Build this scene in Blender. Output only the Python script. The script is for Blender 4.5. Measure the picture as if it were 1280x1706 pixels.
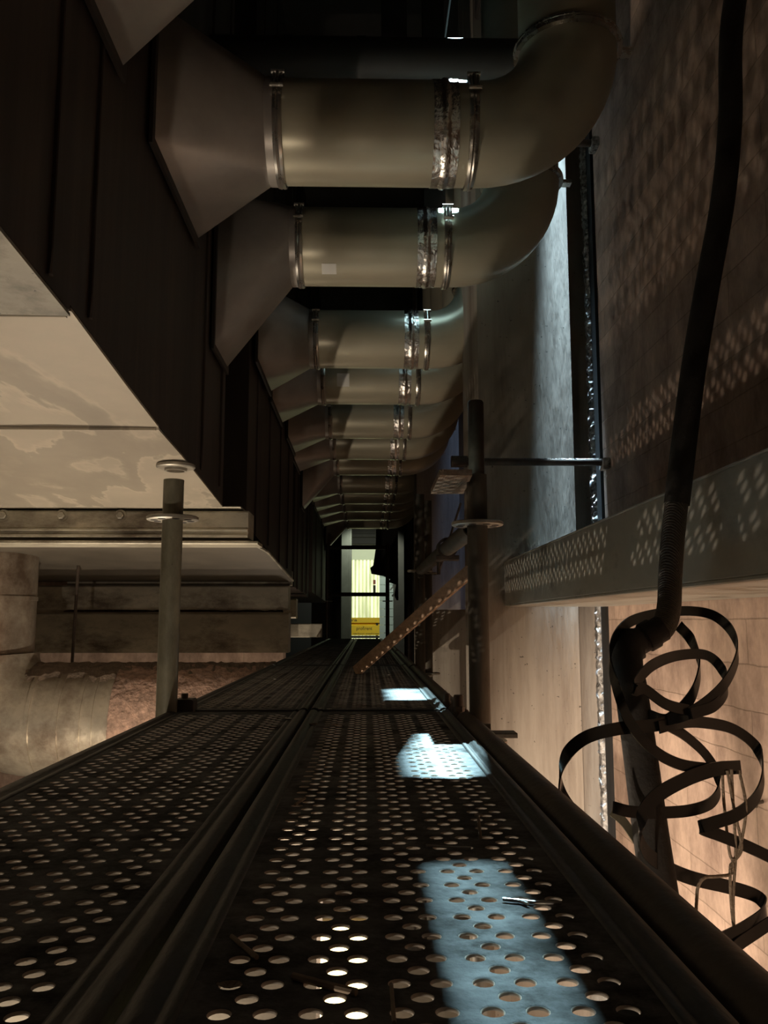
import bpy, math, random
from mathutils import Vector, Matrix
random.seed(7)
PI = math.pi
for o in list(bpy.data.objects): bpy.data.objects.remove(o)
S = bpy.context.scene
COL = S.collection
H = 1.50                      # height of the lens above the hall floor; all builder coordinates are measured from the lens
DECK = -0.21                  # walking surface of the scaffold

# ------------------------------------------------------------------ camera
FPX = 1400.0
TILT = math.atan(182 / FPX); YAW = math.atan(30 / FPX * math.cos(TILT))
cd = bpy.data.cameras.new('camera'); cam = bpy.data.objects.new('camera', cd); COL.objects.link(cam)
cam.location = (0, 0, H); cam.rotation_euler = (PI/2 + TILT, 0, -YAW)
cd.sensor_fit = 'AUTO'; cd.sensor_width = 36; cd.lens = FPX * 36 / 1706
cd.clip_start = 0.02; cd.clip_end = 100
S.camera = cam
S.view_settings.view_transform = 'Standard'; S.view_settings.look = 'None'
S.view_settings.exposure = 0.0; S.view_settings.gamma = 1.0
S.view_settings.use_curve_mapping = False

# ------------------------------------------------------------------ light
w = bpy.data.worlds.new('dim hall'); S.world = w; w.use_nodes = True
w.node_tree.nodes['Background'].inputs[0].default_value = (1.0, 0.86, 0.70, 1)
w.node_tree.nodes['Background'].inputs[1].default_value = 0.0018

def lamp(name, kind, loc, power, color, **kw):
    d = bpy.data.lights.new(name, kind); d.energy = power; d.color = color
    aim = kw.pop('aim', None)
    for k, v in kw.items(): setattr(d, k, v)
    o = bpy.data.objects.new(name, d); COL.objects.link(o); o.location = (loc[0], loc[1], loc[2] + H)
    if aim:
        o.rotation_euler = (Vector(aim) - Vector(loc)).to_track_quat('-Z', 'Y').to_euler()
    return o
WARM = (1.0, 0.77, 0.53)
lamp('site_lamp_left', 'POINT', (-1.12, 2.85, -1.28), 78, (1.0, 0.85, 0.67), shadow_soft_size=0.014)
lamp('site_lamp_below', 'POINT', (-0.65, 0.20, -1.15), 38, (1.0, 0.83, 0.65), shadow_soft_size=0.024)
lamp('site_flood_wall', 'SPOT', (0.05, 0.35, -1.12), 520, (1.0, 0.82, 0.65), aim=(0.912, 1.95, -0.90), spot_size=math.radians(45), spot_blend=0.7, shadow_soft_size=0.05)
lamp('fill_light_beyond', 'POINT', (-0.45, 6.3, -1.15), 18, (1.0, 0.83, 0.64), shadow_soft_size=0.08)  # unseen fill added to light the floor below the deck holes
lamp('doorway_fill', 'SPOT', (0.02, 12.75, 1.42), 90, (0.92, 1.0, 0.82), aim=(0.05, 14.6, -0.1), spot_size=math.radians(100), spot_blend=0.4, shadow_soft_size=0.05)  # unseen fill added to brighten the frame, door leaf and banner
lamp('cold_flood_high', 'SPOT', (0.93, 7.90, 8.90), 150000, (0.54, 0.88, 1.0), aim=(0.1, 1.2, DECK), spot_size=math.radians(24), spot_blend=0.3, shadow_soft_size=0.055)
lamp('cold_gap_light', 'AREA', (0.785, 3.165, 3.35), 4.5, (0.54, 0.80, 1.0), aim=(0.785, 3.20, 0), shape='RECTANGLE', size=0.03, size_y=0.06, spread=math.radians(6))
lamp('cold_gap_light_far', 'AREA', (0.84, 7.08, 3.35), 0.7, (0.36, 0.56, 1.0), aim=(0.80, 7.18, 0), shape='RECTANGLE', size=0.05, size_y=0.10, spread=math.radians(12))

# ------------------------------------------------------------------ pixel ray helper (a photo point at a known depth Y)
_F = Vector((math.sin(YAW)*math.cos(TILT), math.cos(YAW)*math.cos(TILT), math.sin(TILT)))
_R = Vector((math.cos(YAW), -math.sin(YAW), 0)); _U = _R.cross(_F)
def at(px, py, Y):
    d = (px-640)/FPX*_R - (py-853)/FPX*_U + _F
    return d * (Y / d.y)

# ------------------------------------------------------------------ materials
def mat(name, color, rough=0.6, metal=0.0, var=0.25, scale=6.0, stretch=(1,1,1), bump=0.0, bscale=40.0, dirt=None, dirt_amt=0.45, dirt_scale=3.0, coat=0.0, emit=None, estr=0.0, rvar=0.1, pits=None, spec=0.5):
    m = bpy.data.materials.new(name); m.use_nodes = True
    nt = m.node_tree; N = nt.nodes; L = nt.links
    b = N['Principled BSDF']
    tc = N.new('ShaderNodeTexCoord'); mp = N.new('ShaderNodeMapping'); mp.inputs['Scale'].default_value = stretch
    L.new(tc.outputs['Object'], mp.inputs['Vector'])
    n1 = N.new('ShaderNodeTexNoise'); n1.inputs['Scale'].default_value = scale; n1.inputs['Detail'].default_value = 8; n1.inputs['Roughness'].default_value = 0.65
    L.new(mp.outputs[0], n1.inputs['Vector'])
    r = N.new('ShaderNodeValToRGB'); r.color_ramp.elements[0].position = 0.3; r.color_ramp.elements[1].position = 0.72
    c0 = [c*(1-var) for c in color]; c1 = [min(1, c*(1+var)) for c in color]
    r.color_ramp.elements[0].color = (*c0, 1); r.color_ramp.elements[1].color = (*c1, 1)
    L.new(n1.outputs['Fac'], r.inputs[0]); col = r.outputs[0]
    if dirt:
        n2 = N.new('ShaderNodeTexNoise'); n2.inputs['Scale'].default_value = dirt_scale; n2.inputs['Detail'].default_value = 12; n2.inputs['Roughness'].default_value = 0.7
        L.new(mp.outputs[0], n2.inputs['Vector'])
        r2 = N.new('ShaderNodeValToRGB'); r2.color_ramp.elements[0].position = 0.62 - dirt_amt*0.4; r2.color_ramp.elements[1].position = 0.74 - dirt_amt*0.2
        L.new(n2.outputs['Fac'], r2.inputs[0])
        mx = N.new('ShaderNodeMix'); mx.data_type = 'RGBA'; mx.inputs[7].default_value = (*dirt, 1)
        L.new(r2.outputs[0], mx.inputs[0]); L.new(col, mx.inputs[6]); col = mx.outputs[2]
    if pits:
        n4 = N.new('ShaderNodeTexNoise'); n4.inputs['Scale'].default_value = 75; n4.inputs['Detail'].default_value = 3
        L.new(tc.outputs['Object'], n4.inputs['Vector'])
        r4 = N.new('ShaderNodeValToRGB'); r4.color_ramp.elements[0].position = 0.70; r4.color_ramp.elements[1].position = 0.73
        L.new(n4.outputs['Fac'], r4.inputs[0])
        m4 = N.new('ShaderNodeMix'); m4.data_type = 'RGBA'; m4.inputs[7].default_value = (*pits, 1)
        L.new(r4.outputs[0], m4.inputs[0]); L.new(col, m4.inputs[6]); col = m4.outputs[2]
    L.new(col, b.inputs['Base Color'])
    mr = N.new('ShaderNodeMapRange'); mr.inputs[3].default_value = max(0.03, rough-rvar); mr.inputs[4].default_value = min(1, rough+rvar)
    L.new(n1.outputs['Fac'], mr.inputs[0]); L.new(mr.outputs[0], b.inputs['Roughness'])
    b.inputs['Metallic'].default_value = metal
    b.inputs['Coat Weight'].default_value = coat; b.inputs['Specular IOR Level'].default_value = spec
    if bump:
        n3 = N.new('ShaderNodeTexNoise'); n3.inputs['Scale'].default_value = bscale; n3.inputs['Detail'].default_value = 6
        L.new(mp.outputs[0], n3.inputs['Vector'])
        bp = N.new('ShaderNodeBump'); bp.inputs['Strength'].default_value = bump; bp.inputs['Distance'].default_value = 0.01
        L.new(n3.outputs['Fac'], bp.inputs['Height']); L.new(bp.outputs[0], b.inputs['Normal'])
    if emit:
        b.inputs['Emission Color'].default_value = (*emit, 1); b.inputs['Emission Strength'].default_value = estr
    m['col_socket'] = 1
    return m

def block_mat(name, color, mortar, bw, bh, axes='YZ', var=0.25):
    m = bpy.data.materials.new(name); m.use_nodes = True
    nt = m.node_tree; N = nt.nodes; L = nt.links; b = N['Principled BSDF']
    tc = N.new('ShaderNodeTexCoord'); sp = N.new('ShaderNodeSeparateXYZ'); cb = N.new('ShaderNodeCombineXYZ')
    L.new(tc.outputs['Object'], sp.inputs[0])
    L.new(sp.outputs[axes[0]], cb.inputs[0]); L.new(sp.outputs[axes[1]], cb.inputs[1])
    n0 = N.new('ShaderNodeTexNoise'); n0.inputs['Scale'].default_value = 9; n0.inputs['Detail'].default_value = 5
    L.new(tc.outputs['Object'], n0.inputs['Vector'])
    wv = N.new('ShaderNodeVectorMath'); wv.operation = 'SCALE'; wv.inputs[3].default_value = 0.012
    L.new(n0.outputs['Color'], wv.inputs[0])
    ad = N.new('ShaderNodeVectorMath'); L.new(cb.outputs[0], ad.inputs[0]); L.new(wv.outputs[0], ad.inputs[1])
    br = N.new('ShaderNodeTexBrick'); br.inputs['Scale'].default_value = 1.0
    br.inputs['Brick Width'].default_value = bw; br.inputs['Row Height'].default_value = bh
    br.inputs['Mortar Size'].default_value = 0.0022; br.inputs['Mortar Smooth'].default_value = 0.5
    br.inputs['Color1'].default_value = (*[c*(1+var*0.5) for c in color], 1); br.inputs['Color2'].default_value = (*[c*(1-var*0.5) for c in color], 1)
    br.inputs['Mortar'].default_value = (*mortar, 1)
    L.new(ad.outputs[0], br.inputs['Vector'])
    n1 = N.new('ShaderNodeTexNoise'); n1.inputs['Scale'].default_value = 7; n1.inputs['Detail'].default_value = 9; n1.inputs['Roughness'].default_value = 0.7
    mp = N.new('ShaderNodeMapping'); mp.inputs['Scale'].default_value = (1, 1, 0.65) ; L.new(tc.outputs['Object'], mp.inputs[0]); L.new(mp.outputs[0], n1.inputs['Vector'])
    r = N.new('ShaderNodeValToRGB'); r.color_ramp.elements[0].position = 0.3; r.color_ramp.elements[1].position = 0.7
    r.color_ramp.elements[0].color = (0.40, 0.35, 0.33, 1); r.color_ramp.elements[1].color = (1.25, 1.22, 1.18, 1)
    L.new(n1.outputs['Fac'], r.inputs[0])
    mx = N.new('ShaderNodeMix'); mx.data_type = 'RGBA'; mx.blend_type = 'MULTIPLY'; mx.inputs[0].default_value = 1
    L.new(br.outputs['Color'], mx.inputs[6]); L.new(r.outputs[0], mx.inputs[7]); L.new(mx.outputs[2], b.inputs['Base Color'])
    b.inputs['Roughness'].default_value = 0.9
    bp = N.new('ShaderNodeBump'); bp.inputs['Strength'].default_value = 0.5; bp.inputs['Distance'].default_value = 0.006
    iv = N.new('ShaderNodeMath'); iv.operation = 'SUBTRACT'; L.new(n1.outputs['Fac'], iv.inputs[0]); L.new(br.outputs['Fac'], iv.inputs[1])
    L.new(iv.outputs[0], bp.inputs['Height']); L.new(bp.outputs[0], b.inputs['Normal'])
    return m

M = {}
M['deck'] = mat('dirty perforated steel', (0.120, 0.120, 0.120), 0.85, 0.0, 0.5, 22, bump=0.25, bscale=160, dirt=(0.03, 0.028, 0.025), dirt_amt=0.42, dirt_scale=14, spec=0.04)
M['deck_edge'] = mat('worn steel edge', (0.045, 0.039, 0.034), 0.5, 0.3, 0.4, 20, stretch=(1,.3,1), dirt=(0.018, 0.015, 0.012), dirt_amt=0.5, dirt_scale=9, bump=0.15, bscale=120)
M['tube'] = mat('rusty scaffold tube', (0.125, 0.110, 0.085), 0.55, 0.35, 0.4, 18, stretch=(1,1,.35), dirt=(0.055, 0.040, 0.027), dirt_amt=0.40, dirt_scale=9, bump=0.12, bscale=90)
M['tube_dark'] = mat('grimy brown tube', (0.085, 0.062, 0.045), 0.55, 0.3, 0.4, 16, dirt=(0.035, 0.024, 0.017), dirt_amt=0.4, bump=0.1, bscale=90)
M['tube_green'] = mat('olive painted tube', (0.24, 0.225, 0.16), 0.5, 0.2, 0.25, 14, stretch=(1,1,.4), dirt=(0.09, 0.08, 0.05), dirt_amt=0.4, dirt_scale=6)
M['rosette'] = mat('pressed steel disc', (0.40, 0.37, 0.31), 0.45, 0.6, 0.3, 25)
M['duct'] = mat('beige grey glossy duct', (0.46, 0.42, 0.31), 0.34, 0.30, 0.12, 5, stretch=(.3,1,1), rvar=0.06)
M['boot'] = mat('galvanised sheet', (0.40, 0.36, 0.32), 0.42, 0.45, 0.15, 6, rvar=0.06)
M['foil'] = mat('crumpled aluminium tape', (0.85, 0.80, 0.74), 0.24, 1.0, 0.1, 12, bump=0.9, bscale=30, rvar=0.06)
M['clampm'] = mat('zinc clamp band', (0.50, 0.47, 0.42), 0.28, 0.9, 0.1, 20)
M['darkbox'] = mat('dark brown duct cladding', (0.070, 0.052, 0.042), 0.6, 0.25, 0.4, 7, stretch=(1,2.5,.15), dirt=(0.035, 0.025, 0.02), dirt_amt=0.4)
M['white'] = mat('stained pale sheet', (0.40, 0.36, 0.295), 0.55, 0.1, 0.14, 5, stretch=(1,1,1), dirt=(0.25, 0.215, 0.165), dirt_amt=0.62, dirt_scale=1.7)
M['panel'] = mat('grey green painted steel', (0.52, 0.48, 0.38), 0.5, 0.25, 0.22, 7, stretch=(.5,1,1), dirt=(0.14, 0.11, 0.08), dirt_amt=0.35, dirt_scale=5)
M['ledge'] = mat('grey ledge steel', (0.52, 0.49, 0.42), 0.5, 0.1, 0.2, 7, stretch=(1,.5,1), dirt=(0.2, 0.17, 0.13), dirt_amt=0.3, dirt_scale=7)
M['concrete'] = mat('streaked concrete', (0.38, 0.33, 0.27), 0.88, 0.0, 0.08, 3.0, stretch=(1.2,1.2,.12), dirt=(0.20, 0.16, 0.125), dirt_amt=0.42, dirt_scale=3.6, bump=0.2, bscale=40, pits=(0.10, 0.085, 0.07))
M['dull'] = mat('shaded duct underside steel', (0.15, 0.13, 0.10), 0.6, 0.1, 0.25, 5)  # dark base colour carries the shade under the second duct box
M['hole'] = mat('worn hole wall in lit tone', (0.42, 0.37, 0.31), 0.6, 0.0, 0.2, 30)  # worn steel, painted lighter than the plate as if lit from below
M['mortar'] = mat('rough pale mortar', (0.55, 0.53, 0.50), 0.9, 0, 0.5, 60, bump=1.0, bscale=70, dirt=(0.05, 0.045, 0.04), dirt_amt=0.45, dirt_scale=45)
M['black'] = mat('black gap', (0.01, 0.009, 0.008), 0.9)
M['block'] = block_mat('pinkish block masonry', (0.55, 0.40, 0.315), (0.40, 0.29, 0.22), 0.43, 0.108, 'YZ', 0.2)
M['blockx'] = block_mat('pinkish back masonry', (0.46, 0.34, 0.27), (0.36, 0.29, 0.23), 0.40, 0.20, 'XZ', 0.2)
M['floor'] = mat('dusty concrete floor', (0.34, 0.30, 0.24), 0.9, 0, 0.3, 3, bump=0.2, bscale=30)
M['ceil'] = mat('dark slab', (0.06, 0.055, 0.05), 0.9, 0, 0.3, 3)
M['steel_dark'] = mat('dark structural steel', (0.055, 0.046, 0.04), 0.55, 0.3, 0.3, 6)
M['pipe_dark'] = mat('dark lacquered pipe', (0.022, 0.022, 0.02), 0.65, 0.0, 0.35, 3)
M['foilpipe'] = mat('foil faced insulation', (0.48, 0.42, 0.33), 0.34, 0.55, 0.2, 7, bump=0.35, bscale=14, dirt=(0.17, 0.12, 0.085), dirt_amt=0.5, dirt_scale=3)
M['dust'] = mat('brown settled dust', (0.17, 0.125, 0.09), 0.95, 0, 0.4, 30, bump=0.8, bscale=50)
M['wool'] = mat('pinkish rough insulation', (0.42, 0.27, 0.20), 0.9, 0, 0.45, 34, bump=1.0, bscale=45, dirt=(0.24, 0.16, 0.12), dirt_amt=0.45, dirt_scale=15)
M['hose'] = mat('dull black rubber', (0.034, 0.028, 0.023), 0.75, 0, 0.3, 30, bump=0.2, bscale=150)
M['strap'] = mat('black plastic band', (0.010, 0.009, 0.008), 0.24, 0, 0.3, 30, rvar=0.08)
M['cord'] = mat('tan cord', (0.36, 0.27, 0.19), 0.9, 0, 0.3, 120, bump=0.5, bscale=300)
M['wood'] = mat('raw brown wood', (0.36, 0.23, 0.145), 0.75, 0, 0.35, 12, stretch=(6,1,6), bump=0.2, bscale=40)
M['wood_grey'] = mat('weathered board', (0.33, 0.26, 0.195), 0.8, 0, 0.4, 14, stretch=(8,.6,8), bump=0.25, bscale=40)
M['sticker'] = mat('white sticker', (0.75, 0.73, 0.68), 0.6, 0, 0.06)
M['wire'] = mat('bright wire', (0.55, 0.53, 0.5), 0.3, 0.9, 0.2)
M['twig'] = mat('brown twig', (0.22, 0.17, 0.12), 0.8, 0, 0.3, 60)
M['scrap'] = mat('crumpled clear film', (0.6, 0.57, 0.5), 0.2, 0.1, 0.4, 60, bump=0.8, bscale=90)
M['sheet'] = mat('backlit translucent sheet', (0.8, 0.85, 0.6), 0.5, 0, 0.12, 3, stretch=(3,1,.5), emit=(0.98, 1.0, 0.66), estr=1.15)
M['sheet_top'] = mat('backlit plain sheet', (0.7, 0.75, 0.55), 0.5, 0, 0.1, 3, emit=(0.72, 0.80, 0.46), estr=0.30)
M['yellow'] = mat('yellow banner', (1.0, 0.62, 0.03), 0.5, 0, 0.06, emit=None)
M['ink'] = mat('dark print', (0.05, 0.035, 0.02), 0.6, 0, 0.1)
M['greypanel'] = mat('blue grey door panel', (0.36, 0.42, 0.40), 0.5, 0.1, 0.08, 4)
M['frame'] = mat('grey green frame', (0.05, 0.052, 0.04), 0.5, 0.2, 0.2)
M['tarp'] = mat('dark hanging sheet', (0.03, 0.027, 0.022), 0.8, 0, 0.3)
M['lampglow'] = mat('lit lamp glass', (1, .9, .6), 0.5, emit=(1.0, 0.76, 0.30), estr=5)
M['redlamp'] = mat('red and black signal', (0.35, 0.05, 0.02), 0.5)
M['chrome'] = mat('bright fitting', (0.7, 0.7, 0.7), 0.2, 0.9, 0.1)

def stained(name, base, tone, light):
    m = mat(name, base, 0.55, 0.1, 0.10, 5); nt = m.node_tree; N = nt.nodes; L = nt.links; b = N['Principled BSDF']
    src = b.inputs['Base Color'].links[0].from_socket
    tc = N.new('ShaderNodeTexCoord'); n = N.new('ShaderNodeTexNoise'); n.inputs['Scale'].default_value = 1.7; n.inputs['Detail'].default_value = 6; n.inputs['Roughness'].default_value = 0.55; n.inputs['Distortion'].default_value = 0.25
    mp = N.new('ShaderNodeMapping'); mp.inputs['Scale'].default_value = (1.5, 0.6, 1); L.new(tc.outputs['Object'], mp.inputs[0]); L.new(mp.outputs[0], n.inputs['Vector'])
    r = N.new('ShaderNodeValToRGB'); cr = r.color_ramp
    stops = [(0.0, 0.98), (0.44, 1.04), (0.462, 1.22), (0.472, 0.80), (0.53, 0.76), (0.56, 0.84), (0.58, 1.15), (0.60, 1.0), (1.0, 0.95)]
    while len(cr.elements) < len(stops): cr.elements.new(0.5)
    for e, (p, v) in zip(cr.elements, stops): e.position = p; e.color = (v, v*0.985, v*0.96, 1)
    L.new(n.outputs['Fac'], r.inputs[0])
    mx = N.new('ShaderNodeMix'); mx.data_type = 'RGBA'; mx.blend_type = 'MULTIPLY'; mx.inputs[0].default_value = 0.9
    L.new(src, mx.inputs[6]); L.new(r.outputs[0], mx.inputs[7]); L.new(mx.outputs[2], b.inputs['Base Color'])
    return m
M['white'] = stained('stained pale sheet', (0.40, 0.355, 0.285), 0, 0)
M['greyend'] = mat('specked grey sheet', (0.27, 0.25, 0.20), 0.6, 0.1, 0.2, 6, dirt=(0.10, 0.09, 0.07), dirt_amt=0.35, dirt_scale=7, pits=(0.03, 0.028, 0.025))

def tex_hose():
    m = bpy.data.materials.new('braided hose jacket'); m.use_nodes = True
    nt = m.node_tree; N = nt.nodes; L = nt.links; b = N['Principled BSDF']
    tc = N.new('ShaderNodeTexCoord'); wv = N.new('ShaderNodeTexWave'); wv.bands_direction = 'DIAGONAL'; wv.inputs['Scale'].default_value = 130; wv.inputs['Distortion'].default_value = 1.0
    v2 = N.new('ShaderNodeTexVoronoi'); v2.inputs['Scale'].default_value = 260
    L.new(tc.outputs['Object'], wv.inputs['Vector']); L.new(tc.outputs['Object'], v2.inputs['Vector'])
    ad = N.new('ShaderNodeMath'); L.new(wv.outputs['Fac'], ad.inputs[0]); L.new(v2.outputs['Distance'], ad.inputs[1])
    r = N.new('ShaderNodeValToRGB'); r.color_ramp.elements[0].color = (0.035, 0.028, 0.022, 1); r.color_ramp.elements[1].color = (0.13, 0.105, 0.08, 1)
    L.new(ad.outputs[0], r.inputs[0]); L.new(r.outputs[0], b.inputs['Base Color']); b.inputs['Roughness'].default_value = 0.65
    bp = N.new('ShaderNodeBump'); bp.inputs['Strength'].default_value = 0.6; bp.inputs['Distance'].default_value = 0.003
    L.new(ad.outputs[0], bp.inputs['Height']); L.new(bp.outputs[0], b.inputs['Normal'])
    return m
M['braid'] = tex_hose()

# ------------------------------------------------------------------ mesh helpers (coordinates measured from the lens)
class MB:
    def __init__(s): s.v = []; s.f = []
    def add(s, vs, fs):
        n = len(s.v); s.v += [Vector(p) for p in vs]; s.f += [[i+n for i in f] for f in fs]; return s
    def box(s, x0, x1, y0, y1, z0, z1):
        return s.add([(x0,y0,z0),(x1,y0,z0),(x1,y1,z0),(x0,y1,z0),(x0,y0,z1),(x1,y0,z1),(x1,y1,z1),(x0,y1,z1)],
                     [(0,3,2,1),(4,5,6,7),(0,1,5,4),(1,2,6,5),(2,3,7,6),(3,0,4,7)])
    def bbox(s, x0, x1, y0, y1, z0, z1, b):
        """box with chamfered edges along its long axis"""
        dx, dy, dz = x1-x0, y1-y0, z1-z0
        if dx >= dy and dx >= dz: ax = 0
        elif dy >= dz: ax = 1
        else: ax = 2
        lo = [x0,y0,z0]; hi = [x1,y1,z1]; u, v = [(1,2),(2,0),(0,1)][ax]
        pr = [(lo[u]+b,lo[v]),(hi[u]-b,lo[v]),(hi[u],lo[v]+b),(hi[u],hi[v]-b),(hi[u]-b,hi[v]),(lo[u]+b,hi[v]),(lo[u],hi[v]-b),(lo[u],lo[v]+b)]
        vs = []
        for a in (lo[ax], hi[ax]):
            for p in pr:
                q = [0,0,0]; q[ax] = a; q[u] = p[0]; q[v] = p[1]; vs.append(q)
        n = 8
        return s.add(vs, [[i,(i+1)%n,(i+1)%n+n,i+n] for i in range(n)] + [list(range(n))[::-1], list(range(n,2*n))])
    def prism(s, poly, axis, a, b):
        """extrude a 2-D polygon along an axis (0 x: poly=(y,z); 1 y: (x,z); 2 z: (x,y))"""
        def P(p, t): return [(t,p[0],p[1]),(p[0],t,p[1]),(p[0],p[1],t)][axis]
        n = len(poly)
        return s.add([P(p,a) for p in poly]+[P(p,b) for p in poly],
                     [[i,(i+1)%n,(i+1)%n+n,i+n] for i in range(n)] + [list(range(n))[::-1], list(range(n,2*n))])
    def tube(s, pts, r, seg=16, caps=True, rib=None):
        pts = [Vector(p) for p in pts]; n = len(pts)
        rs = r if isinstance(r, (list,tuple)) else [r]*n
        T = [(pts[min(i+1,n-1)]-pts[max(i-1,0)]).normalized() for i in range(n)]
        up = Vector((0,0,1)) if abs(T[0].z) < 0.9 else Vector((0,1,0))
        A = T[0].cross(up).normalized(); vs = []
        for i in range(n):
            A = (A - T[i]*A.dot(T[i])).normalized(); B = T[i].cross(A)
            for k in range(seg):
                t = 2*PI*k/seg; vs.append(pts[i] + (A*math.cos(t) + B*math.sin(t))*rs[i])
        fs = [[i*seg+k, i*seg+(k+1)%seg, (i+1)*seg+(k+1)%seg, (i+1)*seg+k] for i in range(n-1) for k in range(seg)]
        if caps: fs += [list(range(seg))[::-1], list(range((n-1)*seg, n*seg))]
        return s.add(vs, fs)
    def cyl(s, a, b, r, seg=24, caps=True): return s.tube([a,b], r, seg, caps)
    def pipe(s, a, b, r, t=0.004, seg=24):
        """open-ended hollow tube"""
        a, b = Vector(a), Vector(b); d = (b-a)
        prof = [(0,r),(1,r),(1,r-t),(0,r-t)]
        return s.lathe(a, d, [(q[0]*d.length,q[1]) for q in prof], seg, closed=True)
    def lathe(s, o, ax, prof, seg=32, closed=False):
        o = Vector(o); ax = Vector(ax).normalized()
        up = Vector((0,0,1)) if abs(ax.z) < 0.9 else Vector((0,1,0))
        A = ax.cross(up).normalized(); B = ax.cross(A); n = len(prof); vs = []
        for h, r in prof:
            for k in range(seg):
                t = 2*PI*k/seg; vs.append(o + ax*h + (A*math.cos(t)+B*math.sin(t))*r)
        m = n if closed else n-1
        return s.add(vs, [[i*seg+k, i*seg+(k+1)%seg, ((i+1)%n)*seg+(k+1)%seg, ((i+1)%n)*seg+k] for i in range(m) for k in range(seg)])
    def ribbon(s, pts, width, wdir, th=0.0022):
        pts = [Vector(p) for p in pts]; n = len(pts); vs = []
        for i in range(n):
            T = (pts[min(i+1,n-1)]-pts[max(i-1,0)]).normalized()
            W = Vector(wdir if not callable(wdir) else wdir(i/(n-1)))
            W = (W - T*W.dot(T)*0.75).normalized()*width/2; Nn = T.cross(W).normalized()*th/2
            vs += [pts[i]-W-Nn, pts[i]+W-Nn, pts[i]+W+Nn, pts[i]-W+Nn]
        fs = [[i*4+k, i*4+(k+1)%4, i*4+4+(k+1)%4, i*4+4+k] for i in range(n-1) for k in range(4)]
        fs += [[3,2,1,0], [n*4-4,n*4-3,n*4-2,n*4-1]]
        return s.add(vs, fs)
    def sheet(s, grid, th, nrm):
        """grid of points [rows][cols] given a thickness along nrm"""
        nr, nc = len(grid), len(grid[0]); nrm = Vector(nrm)*th
        vs = [Vector(p) for row in grid for p in row] + [Vector(p)+nrm for row in grid for p in row]; o = nr*nc
        fs = []
        for i in range(nr-1):
            for j in range(nc-1):
                a, b, c, d = i*nc+j, i*nc+j+1, (i+1)*nc+j+1, (i+1)*nc+j
                fs += [[a,b,c,d], [a+o,d+o,c+o,b+o]]
        ring = [j for j in range(nc)] + [i*nc+nc-1 for i in range(1,nr)] + [(nr-1)*nc+j for j in range(nc-2,-1,-1)] + [i*nc for i in range(nr-2,0,-1)]
        for k in range(len(ring)):
            a, b = ring[k], ring[(k+1)%len(ring)]; fs.append([b, a, a+o, b+o])
        return s.add(vs, fs)

def spline(ctrl, n=10):
    c = [Vector(p) for p in ctrl]; c = [c[0]*2-c[1]] + c + [c[-1]*2-c[-2]]; out = []
    for i in range(1, len(c)-2):
        for k in range(n):
            t = k/n; a, b, d, e = c[i-1], c[i], c[i+1], c[i+2]
            out.append(0.5*((2*b) + (d-a)*t + (2*a-5*b+4*d-e)*t*t + (3*b-a-3*d+e)*t**3))
    out.append(c[-2]); return out

def world_origin(o):
    v = Vector((0,0,0))
    while o: v += o.location; o = o.parent
    return v
def tag(o, label=None, cat=None, group=None, kind=None):
    if label: o['label'] = label
    if cat: o['category'] = cat
    if group: o['group'] = group
    if kind: o['kind'] = kind
    return o
def thing(name, label, cat, loc, group=None):
    o = bpy.data.objects.new(name, None); COL.objects.link(o); o.empty_display_size = 0.05
    o.location = (loc[0], loc[1], loc[2]+H); return tag(o, label, cat, group)
def obj(name, mb, m, parent=None, label=None, cat=None, group=None, kind=None, smooth=35):
    xs = [v.x for v in mb.v]; ys = [v.y for v in mb.v]; zs = [v.z for v in mb.v]
    base = Vector(((min(xs)+max(xs))/2, (min(ys)+max(ys))/2, min(zs)))
    if parent: base = world_origin(parent) - Vector((0,0,H))
    me = bpy.data.meshes.new(name); me.from_pydata([v-base for v in mb.v], [], mb.f); me.validate(); me.update()
    import bmesh
    bm = bmesh.new(); bm.from_mesh(me); bmesh.ops.recalc_face_normals(bm, faces=bm.faces); bm.to_mesh(me); bm.free()
    if smooth:
        me.shade_smooth(); me.set_sharp_from_angle(angle=math.radians(smooth))
    me.materials.append(M[m] if isinstance(m, str) else m)
    o = bpy.data.objects.new(name, me); COL.objects.link(o)
    if parent: o.parent = parent
    else: o.location = (base.x, base.y, base.z + H)
    return tag(o, label, cat, group, kind)
def struct(name, mb, m, smooth=0): return obj(name, mb, m, kind='structure', smooth=smooth)
def copy_tree(o, parent=None):
    c = o.copy(); COL.objects.link(c)
    if parent: c.parent = parent
    for ch in list(o.children): copy_tree(ch, c)
    return c

FL = -H; CE = 3.6
# ================================================================== SETTING
struct('floor', MB().box(-4, 1.4, -3, 16.5, FL-0.1, FL), 'floor')
sl = MB(); sx0, sx1, sy0, sy1 = 0.437, 0.487, 3.4, 4.9          # unseen ceiling; slot added to narrow the cold flood to a strip
sl.box(-4, sx0, -3, 16.5, CE, CE+0.08); sl.box(sx1, 1.4, -3, 16.5, CE, CE+0.08)
sl.box(sx0, sx1, -3, sy0, CE, CE+0.08); sl.box(sx0, sx1, sy1, 16.5, CE, CE+0.08)
struct('ceiling', sl, 'ceil')
struct('wall_right', MB().box(0.912, 1.3, -3, 16.5, FL, CE), 'block')
struct('wall_left', MB().box(-4.2, -4, -3, 16.5, FL, CE), 'ceil')
struct('wall_near', MB().box(-4, 0.912, -3.2, -3, FL, CE), 'ceil')
struct('wall_back_left', MB().box(-4, -0.62, 6.4, 6.6, FL, 0.9), 'blockx')
fx0, fx1, fz0, fz1 = -0.36, 0.56, FL, 1.62
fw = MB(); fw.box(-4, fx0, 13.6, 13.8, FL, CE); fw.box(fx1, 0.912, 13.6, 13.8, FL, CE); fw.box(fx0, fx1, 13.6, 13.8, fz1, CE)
struct('wall_far', fw, 'black')
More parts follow.
